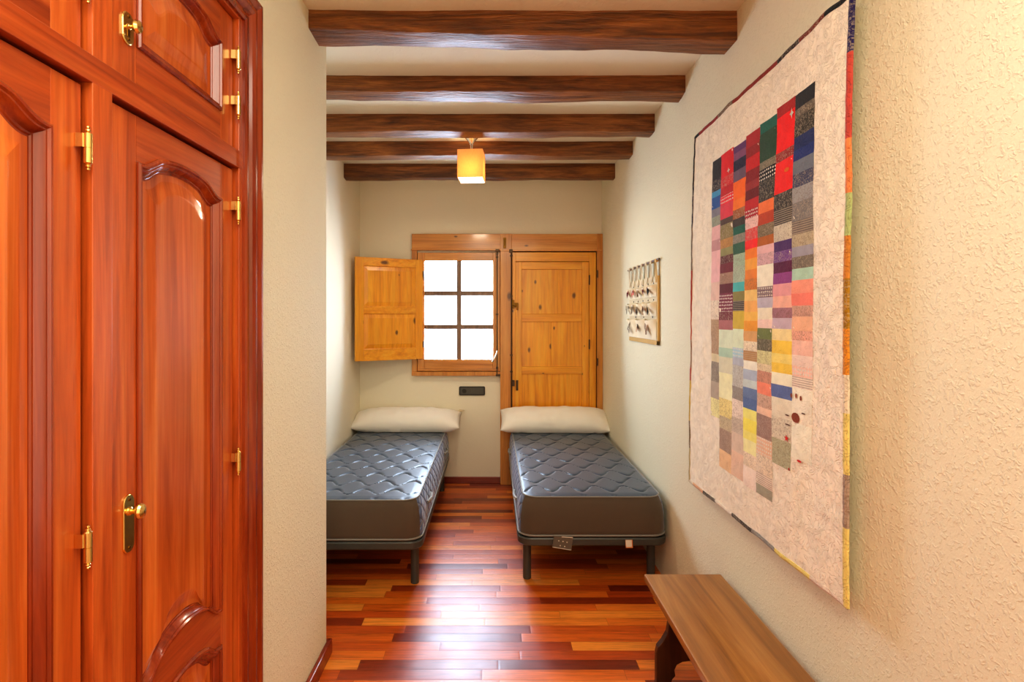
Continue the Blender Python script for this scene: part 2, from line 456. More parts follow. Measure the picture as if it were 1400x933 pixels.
# ------------------------------------------------------------------ ceiling beams
def beam(y0, y1, zf_l, zf_r, zb_l, zb_r, x0, label, seed):
    m = MB(); m.sm = True; rings = []; N = 60; x1 = XR+.03; top = ZC+.02
    for i in range(N+1):
        t = i/N; x = x0+(x1-x0)*t
        w = lambda k: .010*noise.noise(Vector((x*1.9, seed*7.1, k*3.3)))+.004*noise.noise(Vector((x*9, seed*3.1, k*5.3)))
        zf = zf_l+(zf_r-zf_l)*t+w(1); zb = zb_l+(zb_r-zb_l)*t+w(2)
        a, b = y0+w(3), y1+w(4)
        rings.append([(x, a+.004+w(5)*.5, top), (x, a, (top+zf)/2), (x, a, zf+.006), (x, a+.0015, zf+.0015), (x, a+.006, zf),
                      (x, (a+b)/2, (zf+zb)/2-.002+w(6)*.4), (x, b-.006, zb), (x, b-.0015, zb+.0015), (x, b, zb+.006), (x, b, top)])
    m.loops(rings, cap0=True, cap1=True)
    o = m.build('ceiling_beam', M['beam'])
    tag(o, label, 'beam', 'dark wooden beams across the ceiling')
beam(2.215, 2.341, 2.738, 2.692, 2.742, 2.696, XL-.03, 'dark stained ceiling beam nearest the camera, ending on the plaster wall beside the wardrobe', 1)
beam(2.813, 2.925, 2.735, 2.732, 2.728, 2.722, XA-.03, 'dark wooden ceiling beam second from the camera, first one past the wall corner', 2)
beam(3.347, 3.465, 2.705, 2.71, 2.705, 2.71, XA-.03, 'dark wooden ceiling beam just in front of the ceiling lamp canopy', 3)
beam(3.873, 3.986, 2.715, 2.72, 2.715, 2.72, XA-.03, 'thin dark wooden ceiling beam right behind the hanging lamp shade', 4)
beam(4.43, 4.516, 2.70, 2.70, 2.698, 2.698, XA-.03, 'shortest looking ceiling beam, farthest away and nearest the window wall', 5)

# ------------------------------------------------------------------ wardrobe
XF = -.75; XD = -.766; XBK = -1.28
def smooth(t): return t*t*(3-2*t)
def arch(u0, u1, zs, rise, n=44):
    """cathedral arch: short level shoulders, ogee sweep to a rounded crest"""
    pts = []
    for i in range(n+1):
        t = i/n; x = abs(2*t-1)
        f = (1-x**2.2)*(1-smooth(min(1, max(0, (x-.55)/.45))))
        pts.append((u0+(u1-u0)*t, zs+rise*f))
    return pts

def offset_loop(loop, d):
    out = []; n = len(loop)
    for i in range(n):
        p0, p, p1 = Vector(loop[i-1]), Vector(loop[i]), Vector(loop[(i+1) % n])
        e0 = (p-p0).normalized(); e1 = (p1-p).normalized()
        n0 = Vector((-e0.y, e0.x)); n1 = Vector((-e1.y, e1.x))
        nn = (n0+n1); k = nn.length
        if k < 1e-6: nn = n0
        else:
            nn.normalize(); c = max(.5, nn.dot(n0)); nn = nn/c
        out.append((p.x+nn.x*d, p.y+nn.y*d))
    return out

def wardrobe():
    root = thing('wardrobe', 'built-in red mahogany wardrobe with arched panel doors and brass fittings along the left wall', 'wardrobe', (-.9, .6, 0))
    doors_y = [(-.102, .424), (.476, 1.002), (1.054, 1.58)]
    zt0, zt1 = 1.989, 2.040
    zb, ztop = .09, 2.43
    # carcass and front frame
    m = MB()
    m.box(XBK, XD-.03, -.60, 1.62, .0, 2.50)
    m.build('carcass', M['gap'], root)
    m = MB()
    for a, b in ((-.60, -.102), (.424, .476), (1.002, 1.054), (1.58, 1.62)):
        m.box(XD-.03, XF, a, b, 0, ztop+.03, .0015)
    m.each('upright_post', M['mah'], root)
    m = MB()
    m.box(XD-.03, XF+.0006, -.60, 1.6, zt0, zt1, .0015); m.box(XD-.03, XF+.0004, -.6, 1.6, ztop, 2.47, .0015); m.box(XD-.03, XF, -.6, 1.6, 0, zb, .0015)
    m.each('cross_rail', M['mahy'], root)
    # outer architrave: stepped moulding up the side and across the top
    prof = [(0, .0), (0, .010), (.006, .014), (.016, .014), (.022, .008), (.030, .008), (.036, .016), (.046, .022), (.056, .022), (.066, .018), (.078, .026), (.088, .026), (.094, .018), (.094, 0)]
    m = MB(); m.sm = False
    r1 = [(XF+h-.001, 1.598+d, 0) for d, h in prof]; r2 = [(XF+h-.001, 1.598+d, 2.437+d) for d, h in prof]; r3 = [(XF+h-.001, -.62, 2.437+d) for d, h in prof]
    m.loops([r1, r2, r3], cap0=True, cap1=True)
    m.box(XF-.06, XF, 1.60, 1.692, 0, 2.53)
    m.build('architrave', M['mahd'], root)

    def panel(door, loopf, nm='panel'):
        # loop is counterclockwise seen from the room in (u = -Y, z)
        prof = [(0, 0), (0, .005), (.004, .0085), (.008, .0085), (.011, .004), (.014, .004), (.0165, .001), (.021, -.0075), (.0225, -.0105), (.026, -.0105), (.028, -.013), (.031, -.013)]
        field = [(.031, -.013), (.046, -.0125), (.052, -.0115), (.075, -.006), (.08, -.0055)]
        def ring(d, h): return [(XD+h, -u, z) for u, z in loopf(d)]
        mm = MB(); mm.sm = True
        mm.loops([ring(d, h) for d, h in prof]); o = mm.build('moulding', M['mahd'], door, recalc=False)
        mm = MB()
        rings = [ring(d, h) for d, h in field]
        mm.loops(rings, cap1=True); mm.build(nm, M['mahp'], door, recalc=False)

    def hinge(door, y, z):
        m = MB(); x = XF+.004; y -= .008
        prof = [(.0006, -.0415), (.0032, -.040), (.0034, -.0375), (.0018, -.0355), (.0042, -.034), (.0045, -.032), (.0032, -.0305), (.0072, -.027), (.0072, -.0008), (.0062, -.0004), (.0062, .0004), (.0072, .0008), (.0072, .027), (.0032, .0305), (.0045, .032), (.0042, .034), (.0018, .0355), (.0034, .0375), (.0032, .040), (.0006, .0415)]
        m.lathe(prof, (x, y, z), n=16)
        m.prism([(XD-.001, y-.008, z+.001), (XD+.003, y-.009, z+.001), (x-.004, y-.0085, z+.001), (x+.002, y+.001, z+.001), (XD-.001, y-.006, z+.001)], (0, 0, .025))
        m.build('hinge', M['brass'], door)

    for k, (ya, yb) in enumerate(doors_y):
        g = .0035; da, db = ya+g, yb-.008
        sa, sb = ya+.094, yb-.077            # opening between stiles
        for low in (True, False):
            z0, z1 = (zb+g, zt0-g-.004) if low else (zt1+g, ztop-g)
            d = thing('door', None, None, (0, 0, 0)); d.parent = root
            d.location = Vector((XD, (da+db)/2, (z0+z1)/2))-root.location
            m = MB()
            m.box(XD-.02, XD, da, sa, z0, z1, .0012); m.box(XD-.02, XD, sb, db, z0, z1, .0012)
            m.each('stile', M['mah'], d)
            m = MB()
            n = 26
            if low:
                top = arch(-sb, -sa, 1.882, .040)
                bot = arch(-sb, -sa, .722, .062)
                low_top = arch(-sb, -sa, .628, .055)
                zlb = .19
                polys = [[(-sb, z1), (-sa, z1)]+top[::-1], bot+low_top[::-1], [(-sb, zlb), (-sa, zlb), (-sa, z0), (-sb, z0)]]
                loops_ = [lambda e: arch(-sb+e, -sa-e, .722+e, .062)+arch(-sb+e, -sa-e, 1.882-e, .040)[::-1],
                          lambda e: [(-sb+e, zlb+e), (-sa-e, zlb+e)]+arch(-sb+e, -sa-e, .628-e, .055)[::-1]]
            else:
                top = arch(-sb, -sa, 2.322, .042)
                zlb = 2.128
                polys = [[(-sb, z1), (-sa, z1)]+top[::-1], [(-sb, zlb), (-sa, zlb), (-sa, z0), (-sb, z0)]]
                loops_ = [lambda e: [(-sb+e, zlb+e), (-sa-e, zlb+e)]+arch(-sb+e, -sa-e, 2.322-e, .042)[::-1]]
            for P in polys:
                m.prism([(XD, -u, z) for u, z in P], (-.02, 0, 0))
            m.each('rail', M['mahy'], d)
            for L in loops_: panel(d, L)
            # hinges on the far edge
            for z in ((1.86, 1.125, .30) if low else (2.302, 2.168)):
                hinge(d, yb-.009 if k < 2 else yb-.006, z)
            if low:
                yc, zc = ya+.066, 1.116
                m = MB(); pts = []
                w, hgt = .017, .061
                for i in range(24):
                    a = 2*PI*i/24; pts.append((w*math.cos(a), (hgt-w)*(1 if math.sin(a) >= 0 else -1)+w*math.sin(a)))
                m.loops([[(XD, yc+u, zc+v) for u, v in pts], [(XD+.003, yc+u, zc+v) for u, v in pts], [(XD+.0045, yc+u*.9, zc+v*.975) for u, v in pts]], cap0=True, cap1=True)
                m.build('escutcheon', M['brass'], d)
                m = MB()
                for s in (-1, 1): m.lathe([(.0032, 0), (.0032, .0015), (.001, .002)], (XD+.0042, yc, zc+s*.05), 'x', 10)
                m.each('screw', M['brass_dark'], d)
                zk = 1.142
                m = MB()
                m.lathe([(.009, 0), (.0085, .003), (.0055, .005), (.005, .014), (.006, .016), (.009, .018)], (XD+.004, yc, zk), 'x', 16)
                m.lathe([(.004, .015), (.009, .016), (.0125, .020), (.0135, .024), (.0115, .029), (.006, .0315), (.001, .032)], (XD+.004, yc, zk), 'x', 20, sx=1.0, sy=1.25)
                m.build('knob', M['brass'], d)
            else:
                yc, zc = ya+.064, 2.153
                m = MB(); pts = []
                w, hgt = .0185, .034
                for i in range(24):
                    a = 2*PI*i/24; pts.append((w*math.cos(a), (hgt-w)*(1 if math.sin(a) >= 0 else -1)+w*math.sin(a)))
                m.loops([[(XD, yc+u, zc+v) for u, v in pts], [(XD+.003, yc+u, zc+v) for u, v in pts], [(XD+.0045, yc+u*.88, zc+v*.94) for u, v in pts]], cap0=True, cap1=True)
                m.build('escutcheon', M['brass'], d)
                m = MB()
                for s in (-1, 1): m.lathe([(.003, 0), (.003, .0015), (.001, .002)], (XD+.0042, yc, zc+s*.024), 'x', 10)
                m.each('screw', M['brass_dark'], d)
                m = MB(); m.box(XD+.004, XD+.0052, yc-.004, yc+.004, zc-.018, zc-.004); m.build('keyhole', M['brass_dark'], d)
                m = MB()
                m.lathe([(.007, 0), (.006, .003), (.0035, .005), (.0035, .014)], (XD+.004, yc, zc+.003), 'x', 14)
                m.lathe([(.003, .012), (.010, .014), (.0125, .018), (.010, .024), (.001, .026)], (XD+.004, yc, zc+.003), 'x', 18, sx=1, sy=1.2)
                m.build('knob', M['brass'], d)
    return root
wardrobe()

# ------------------------------------------------------------------ window, shutter and pine door
YP = 4.93
def px(x): return (x-VX)*YP/F
def pz(y): return H-(y-VY)*YP/F
def pbox(m, x0, x1, y0, y1, d0, d1, b=.002):
    """rectangle read off the wall elevation; d = depth planes (metres along Y)"""
    m.box(px(x0), px(x1), d0, d1, pz(y1), pz(y0), b)

def window():
    w = thing('window_1', None, None, (px(625), YB, pz(514)), kind='structure')
    m = MB()
    pbox(m, 563, 570, 341.5, 508.5, 4.926, YB+.02, .003); pbox(m, 563, 684, 508.5, 514, 4.918, YB+.02, .003)
    m.each('frame_upright', M['pinef'], w)
    m = MB(); pbox(m, 563, 686, 320, 341, 4.925, YB+.02, .003); pbox(m, 562, 686, 341, 342.6, 4.915, YB, .002)
    m.build('frame_head', M['pinefx'], w)
    # casement
    m = MB()
    pbox(m, 570.6, 580.3, 345.5, 508, 4.935, YB+.03, .003); pbox(m, 674, 677.5, 345.5, 508, 4.935, YB+.03, .003); pbox(m, 677.5, 683.6, 345, 508, 4.93, YB+.03, .003)
    s = m.each('sash_stile', M['pinef'], w)
    m = MB()
    pbox(m, 580.3, 674, 345.5, 356.8, 4.935, YB+.03, .003); pbox(m, 580.3, 674, 491.6, 508, 4.935, YB+.03, .003)
    pbox(m, 570.6, 682, 504.5, 507.5, 4.925, YB, .003)
    m.each('sash_rail', M['pinefx'], w)
    m = MB()
    m.box(px(624.3), px(630.9), 4.948, 4.985, pz(491.6), pz(356.8), .004)
    for a, b in ((398.6, 403.8), (444.6, 449.8)): m.box(px(580.3), px(674), 4.949, 4.984, pz(b+.6), pz(a-.6), .004)
    m.each('glazing_bar', M['bar'], w)
    for (a, b) in ((580.3, 624.9), (630.3, 674)):
        for (c, d) in ((356.8, 398.6), (403.8, 444.6), (449.8, 491.6)):
            m = MB(); m.box(px(a)-.003, px(b)+.003, 4.966, 4.969, pz(d)-.003, pz(c)+.003); m.build('pane', M['glass'], w)
    m = MB()
    for z in (pz(375), pz(471)): m.lathe([(.004, -.028), (.007, -.026), (.007, .026), (.004, .028)], (px(579), 4.926, z), n=10)
    m.each('shutter_hinge', M['iron'], w)
    # espagnolette rod with lever
    b = MB(); x = px(679.6)
    b.tube([(x, 4.918, pz(343)), (x, 4.918, pz(513))], .005, 8)
    for y in (347, 352, 430, 503): b.box(x-.011, x+.011, 4.912, 4.932, pz(y)-.008, pz(y)+.008, .002)
    b.box(x-.014, x+.02, 4.912, 4.93, pz(344.5), pz(341), .002); b.box(x-.012, x+.03, 4.912, 4.93, pz(514.5), pz(511.5), .002)
    r = b.build('espagnolette', M['iron'], w)
    b = MB(); b.tube([(x, 4.912, pz(480)), (x-.002, 4.895, pz(483)), (x-.028, 4.885, pz(491)), (x-.045, 4.885, pz(494.5))], [.007, .007, .006, .008], 8)
    b.build('lever', M['steel'], r)
    # open shutter, swung into the room
    P0 = Vector((-.652, 4.915, 0)); P1 = Vector((-1.200, 4.64, 0)); L = (P1-P0).length; ang = math.atan2((P1-P0).y, (P1-P0).x)
    sh = thing('shutter', None, None, (0, 0, 0)); sh.parent = w; sh.location = Vector((P0.x, P0.y, 1.16))-w.location
    Mx = Matrix.Translation(P0) @ Matrix.Rotation(ang, 4, 'Z')      # local x runs from hinge to free edge, local +y faces the room
    z0, z1 = 1.16, 2.07; T = .026
    def mb(): q = MB(); q.M = Mx; return q
    rails = [(z0, z0+.105), (1.575, 1.640), (z1-.075, z1)]
    m = mb(); m.box(0, .065, -T/2, T/2, z0, z1, .003); m.box(L-.075, L, -T/2, T/2, z0, z1, .003); m.each('shutter_stile', M['pine'], sh)
    m = mb()
    for a, b_ in rails: m.box(.065, L-.075, -T/2, T/2, a, b_, .002)
    m.each('shutter_rail', M['pinex'], sh, bevel=0)
    for (a, b_) in ((rails[0][1], rails[1][0]), (rails[1][1], rails[2][0])):
        m = mb(); u0, u1 = .065, L-.075
        for sgn in (1, -1):
            rr = []
            for d, h in ((0, .001), (.006, .001), (.038, .0065), (.0385, .0085)):
                rr.append([(u0+d, sgn*h, a+d), (u1-d, sgn*h, a+d), (u1-d, sgn*h, b_-d), (u0+d, sgn*h, b_-d)])
            m.loops(rr, cap1=True)
        m.build('shutter_panel', M['pine'], sh)
window()

def pine_door():
    d = thing('door_1', None, None, (px(753), YB, 0), kind='structure')
    zb = .0
    m = MB(); m.box(px(684), px(699.3), 4.918, YB, 0, pz(320), .003); m.box(px(816), XR-.002, 4.918, YB, 0, pz(320), .003)
    m.each('frame_upright', M['pinef'], d)
    m = MB(); pbox(m, 699.3, 816, 320.3, 342, 4.918, YB, .002); pbox(m, 684, 822, 342, 343.8, 4.910, YB-.01, .002)
    m.build('frame_head', M['pinefx'], d)
    m = MB(); m.box(px(699.3), px(816), YB-.006, YB, 0, pz(342)); m.build('rebate', M['gap'], d)
    m = MB()
    m.box(px(700.3), px(705), 4.935, YB-.006, .03, pz(345), .002); m.box(px(805.5), px(815), 4.935, YB-.006, .03, pz(345), .002)
    m.each('leaf_stile', M['pine'], d)
    m = MB(); m.box(px(705), px(805.5), 4.935, YB-.006, pz(357.5), pz(345), .002); m.box(px(705), px(805.5), 4.935, YB-.006, .03, .16, .002)
    m.each('leaf_rail', M['pinex'], d)
    # inner leaf with four sunk boards
    zl = .17
    m = MB(); m.box(px(705), px(713.3), 4.928, YB-.006, zl, pz(358.3), .002); m.box(px(795.8), px(805), 4.928, YB-.006, zl, pz(358.3), .002)
    m.each('inner_stile', M['pine'], d)
    rr = [(358.3, 368.4), (429.5, 440), (501.5, 511.5), (590, 602)]
    m = MB()
    for a, b in rr: m.box(px(713.3), px(795.8), 4.930, YB-.006, pz(b), pz(a), .002)
    m.box(px(713.3), px(795.8), 4.930, YB-.006, zl, zl+.1, .002)
    m.each('inner_rail', M['pinex'], d)
    seg = [(368.4, 429.5), (440, 501.5), (511.5, 590), (602, 640)]
    for i, (a, b) in enumerate(seg):
        m = MB(); c = .0035
        xs = [713.3, 713.3+82.5*(.49 if i != 0 else .60), 795.8]
        for xa, xb in zip(xs, xs[1:]): m.box(px(xa), px(xb), 4.941, YB-.006, pz(b) if i < 3 else zl+.1, pz(a), c*.5)
        m.each('board', M['pine'], d)
    m = MB()
    for y in (383, 471): m.lathe([(.003, -.045), (.006, -.043), (.006, .043), (.003, .045)], (px(805.6), 4.925, pz(y)), n=10)
    for y in (375, 495): m.lathe([(.003, -.035), (.006, -.033), (.006, .033), (.003, .035)], (px(816.5), 4.912, pz(y)), n=10)
    m.each('hinge', M['iron'], d)
    # long bolt rod with keepers and latches
    x = px(699)
    b = MB(); b.tube([(x, 4.906, pz(344)), (x, 4.906, .06)], .0055, 8)
    for y in (350, 405, 485.5, 508, 620): b.box(x-.012, x+.012, 4.9, 4.92, pz(y)-.007, pz(y)+.007, .002)
    b.box(x-.02, x+.012, 4.9, 4.922, pz(346), pz(341.5), .002)
    b.build('bolt_rod', M['iron'], d)
    b = MB()
    b.box(px(700), px(703), 4.912, 4.937, pz(422), pz(410.5), .002); b.box(px(703.5), px(708.5), 4.912, 4.932, pz(420), pz(414.5), .002); b.tube([(px(700), 4.906, pz(418)), (px(706), 4.9, pz(418))], .005, 8)
    b.box(px(706), px(708.5), 4.908, 4.932, pz(424), pz(415), .002)
    b.build('latch', M['brass_dark'], d)
    b = MB(); b.box(px(700), px(703.5), 4.912, 4.937, pz(528), pz(520), .002); b.box(px(705.3), px(708.5), 4.918, 4.93, pz(534), pz(520), .002)
    b.build('latch', M['iron'], d)
    b = MB(); b.box(px(688), px(692), 4.910, 4.92, pz(340), pz(325.5), .002); b.lathe([(.005, -.03), (.005, .03)], (px(690), 4.909, pz(332)), n=10)
    b.build('top_bolt', M['brass_dark'], d)
pine_door()

# dark socket strip
def socket():
    r = thing('socket_strip', 'long dark grey socket and switch plate on the wall under the window', 'socket', ((645.4-VX)*YB/F, YB, 1.55-(535-VY)*YB/F))
    s = YB/F; cx = (645.4-VX)*s; cz = 1.55-(534.6-VY)*s; w, h = 17.8*s, 6.1*s
    pts = []
    for (sx, sz) in ((1, 1), (-1, 1), (-1, -1), (1, -1)):
        for i in range(6):
            a = {(1, 1): 0, (-1, 1): PI/2, (-1, -1): PI, (1, -1): 1.5*PI}[(sx, sz)]+i/5*PI/2
            pts.append((sx*(w-.012)+.012*math.cos(a), sz*(h-.012)+.012*math.sin(a)))
    m = MB(); m.loops([[(cx+u, YB, cz+v) for u, v in pts], [(cx+u, YB-.010, cz+v) for u, v in pts], [(cx+u*.97, YB-.014, cz+v*.92) for u, v in pts]], cap0=True, cap1=True)
    m.build('faceplate', M['plugd'], r)
    m = MB(); m.box(cx-w+.012, cx+w-.012, YB-.0165, YB-.013, cz-h+.011, cz+h-.011, .0015); m.build('cover', M['plug'], r)
    m = MB(); m.lathe([(.021, 0), (.021, -.003), (.018, -.003), (.018, -.0005), (.0005, -.0004)], (cx-.072, YB-.0165, cz), 'y', 24); m.build('socket', M['plugd'], r)
    m = MB(); m.box(cx-.022, cx-.003, YB-.0195, YB-.0155, cz-.022, cz+.022, .001); m.box(cx-.001, cx+.018, YB-.0195, YB-.0155, cz-.022, cz+.022, .001); m.each('rocker_switch', M['plug'], r)
socket()

# ------------------------------------------------------------------ ceiling lamp
def lamp():
    cx, cy = -.148, 3.68
    r = thing('ceiling_lamp', 'lit ceiling lamp with a square cream shade on a metal cone between the beams', 'lamp', (cx, cy, ZC))
    m = MB(); m.lathe([(.03, .004), (.058, 0), (.066, -.012), (.062, -.018), (.030, -.055), (.014, -.078), (.013, -.082)], (cx, cy, ZC-.002), n=28); m.build('canopy', M['nickel'], r)
    m = MB(); m.lathe([(.0095, -.08), (.0085, -.10), (.010, -.14), (.012, -.148)], (cx, cy, ZC-.002), n=16); m.build('stem', M['nickel'], r)
    w = .0855; z0, z1 = 2.488, 2.678
    m = MB(); a = math.radians(-5); m.M = Matrix.Translation((cx, cy, 0)) @ Matrix.Rotation(a, 4, 'Z')
    def sq(q, z): return [(-q, -q, z), (q, -q, z), (q, q, z), (-q, q, z)]
    m.loops([sq(w, z0), sq(w, z1), sq(w-.003, z1), sq(w-.003, z0), sq(w, z0)])
    m.build('shade', M['shade'], r)
    m = MB(); m.M = Matrix.Translation((cx, cy, 0)) @ Matrix.Rotation(a, 4, 'Z')
    m.box(-w+.004, w-.004, -w+.004, w-.004, z0+.002, z0+.005); m.build('diffuser', M['diff'], r)
    m = MB(); m.M = Matrix.Translation((cx, cy, 0)) @ Matrix.Rotation(a, 4, 'Z')
    for s in (0, 1):
        m.box(-w+.003, w-.003, -.003, .003, z1-.012, z1-.006) if s == 0 else m.box(-.003, .003, -w+.003, w-.003, z1-.012, z1-.006)
    m.each('spider', M['nickel'], r)
    m = MB(); m.lathe([(.004, -.035), (.018, -.03), (.026, -.012), (.024, .008), (.014, .028), (.013, .05)], (cx, cy, 2.60), n=20); m.build('bulb', M['bulb'], r)
    ld = bpy.data.lights.new('lamp_bulb_light', 'POINT'); ld.energy = 2.8; ld.color = (1, .84, .60); ld.shadow_soft_size = .03
    lo = bpy.data.objects.new('lamp_bulb_light', ld); C.objects.link(lo); lo.location = (cx, cy, 2.565)
    a2 = bpy.data.lights.new('lamp_glow', 'AREA'); a2.size = .15; a2.energy = 8; a2.color = (1, .86, .64)
    a3 = bpy.data.objects.new('lamp_glow', a2); C.objects.link(a3); a3.location = (cx, cy, z0-.003)
lamp()

# ------------------------------------------------------------------ beds
def rrect(x0, x1, y0, y1, r, n=8, inset=0, z=0):
    x0 += inset; x1 -= inset; y0 += inset; y1 -= inset; r = max(.004, r-inset)
    pts = []
    for (cx, cy, a0) in ((x1-r, y1-r, 0), (x0+r, y1-r, PI/2), (x0+r, y0+r, PI), (x1-r, y0+r, 1.5*PI)):
        for i in range(n+1):
            a = a0+i/n*PI/2; pts.append((cx+r*math.cos(a), cy+r*math.sin(a), z))
    # densify straight runs
    out = []
    for i in range(len(pts)):
        p, q = Vector(pts[i]), Vector(pts[(i+1) % len(pts)]); L = (q-p).length; k = max(1, int(L/.04))
        for j in range(k): out.append(tuple(p.lerp(q, j/k)))
    return out

def bed(x0, x1, y0, y1, side, lab_bed, lab_mat, lab_pil, seed, ztop):
    zr0, zr1 = ztop-.275, ztop-.232; zm0 = zr1+.001
    b = thing('bed_base', lab_bed, 'bed', ((x0+x1)/2, (y0+y1)/2, 0), 'low metal bed bases on the wooden floor')
    R = .075
    m = MB(); m.sm = True
    prof = [(.004, zr0), (0, zr0+.006), (0, zr1-.006), (.004, zr1), (.028, zr1), (.028, zr0)]
    rings = [rrect(x0, x1, y0, y1, R, inset=i, z=z) for i, z in prof]; rings.append(rings[0])
    n = min(len(r) for r in rings)
    rings = []
    base = rrect(x0, x1, y0, y1, R)
    cxm, cym = (x0+x1)/2, (y0+y1)/2
    def ins(p, i):
        return (cxm+(p[0]-cxm)*(1-i/((x1-x0)/2)), cym+(p[1]-cym)*(1-i/((y1-y0)/2)))
    for i, z in prof+[prof[0]]: rings.append([ins(p, i)+(z,) for p in base])
    m.loops(rings); m.build('rail', M['bedmetal'], b)
    m = MB(); m.loops([[ins(p, .03)+(z,) for p in base] for z in (zr0+.012, zr1-.004)], cap0=True, cap1=True); m.build('platform', M['plat'], b)
    for lx in (x0+.06, x1-.06):
        for ly in (y0+.15, y1-.15):
            m = MB(); m.lathe([(.022, 0), (.024, .003), (.024, zr0+.02)], (lx, ly, 0), n=20)
            lg = m.build('leg', M['bedmetal'], b)
    # mattress
    mt = thing('mattress', lab_mat, 'mattress', ((x0+x1)/2, (y0+y1)/2, zm0), 'dark grey quilted single mattresses')
    h = ztop-zm0
    xa, xb, ya, yb = x0+.004, x1-.004, y0+.002, y1
    def mp(u, v, inset):
        """square parameter (-1..1) to rounded rectangle"""
        hx, hy = (xb-xa)/2-inset, (yb-ya)/2-inset; r = .085
        x, y = u*hx, v*hy; ax, ay = abs(x)-(hx-r), abs(y)-(hy-r)
        if ax > 0 and ay > 0:
            mxx = max(ax, ay); l = math.hypot(ax, ay); k = mxx/l
            ax *= k; ay *= k
            x = math.copysign(hx-r+ax, x); y = math.copysign(hy-r+ay, y)
        return (xa+xb)/2+x, (ya+yb)/2+y
    NX, NY = 126, 280
    per = [(-1+2*i/NX, -1) for i in range(NX)]+[(1, -1+2*j/NY) for j in range(NY)]+[(1-2*i/NX, 1) for i in range(NX)]+[(-1, 1-2*j/NY) for j in range(NY)]
    prof = [(.010, 0), (.002, .012), (0, .04), (.001, h*.5), (.010, h-.05), (.022, h-.018), (.030, h-.008)]
    m = MB(); m.sm = True
    rings = [[mp(u, v, i)+(zm0+z,) for u, v in per] for i, z in prof]
    ids = [[m.av(p) for p in r] for r in rings]; n = len(per)
    for a, c in zip(ids, ids[1:]):
        for i in range(n):
            j = (i+1) % n
            u, v = per[i]; u2, v2 = per[j]
            long_side = (abs(u) == 1 and abs(u2) == 1) and abs((v+v2)/2) < .965
            m.mi = 1 if long_side else 0
            m.af([a[i], a[j], c[j], c[i]])
    m.mi = 0; m.af(ids[0][::-1])
    m.build('border', [M['mborder'], M['mside']], mt)
    # quilted top panel
    m = MB(); m.sm = True; gi = []
    P = .32; Lx = .175; A = .048
    for j in range(NY+1):
        row = []
        for i in range(NX+1):
            u, v = -1+2*i/NX, -1+2*j/NY
            x, y = mp(u, v, .030)
            ex = min(1-abs(u), (1-abs(v))*(yb-ya)/(xb-xa))*(xb-xa)/2
            xx, yy = x-x0+seed*.13, y-y0
            d = 1e9
            for s in (1, -1):
                ph = 0 if s == 1 else P/2
                yc = A*math.sin(2*PI*(xx+seed*.05)/Lx)*s
                q = (yy-yc-ph) % P; q = min(q, P-q)
                # stitching fades in and out along each line
                fade = .12+.88*smooth(max(0, min(1, .6+.9*math.sin(2*PI*xx/Lx+s*1.2))))
                d = min(d, q/max(.15, fade))
            z = -.008*math.exp(-(d/.0075)**2)-.003*math.exp(-(d/.03)**2) + .003*noise.noise(Vector((xx*3, yy*3, seed)))
            z *= min(1, ex/.03)
            z += -.008+.008*min(1, ex/.05)**.5
            row.append(m.av((x, y, ztop+z)))
        gi.append(row)
    for j in range(NY):
        for i in range(NX): m.af([gi[j][i], gi[j][i+1], gi[j+1][i+1], gi[j+1][i]])
    m.build('quilted_top', M['msatin'], mt)
    m = MB(); m.tube([mp(u, v, .026)+(ztop-.007,) for u, v in per[::2]], .0038, 6, closed=True)
    m.build('piping', M['piping'], mt)
    m = MB(); m.tube([mp(u, v, .0)+(zm0+.014,) for u, v in per[::2]], .0048, 6, closed=True)
    m.build('piping', M['piping'], mt)
    # carrying handles on the long sides
    for hy in (y0+.38, y1-.42):
        for s, xe in ((-1, xa), (1, xb)):
            m = MB(); m.M = Matrix.Translation((xe-s*.002, hy, zm0+h*.52))
            pts = [(0, -.085, .0), (s*.010, -.06, .004), (s*.016, 0, .002), (s*.010, .06, .004), (0, .085, 0)]
            if (s == 1 and side == 'l') or (s == -1 and side == 'r'):
                m.tube(pts, .009, 8, flat=1.3); m.build('handle', M['piping'], mt)
    # pillow
    pl = pillow(((x0+x1)/2, y1), ztop, side, lab_pil, seed)
    return b, mt

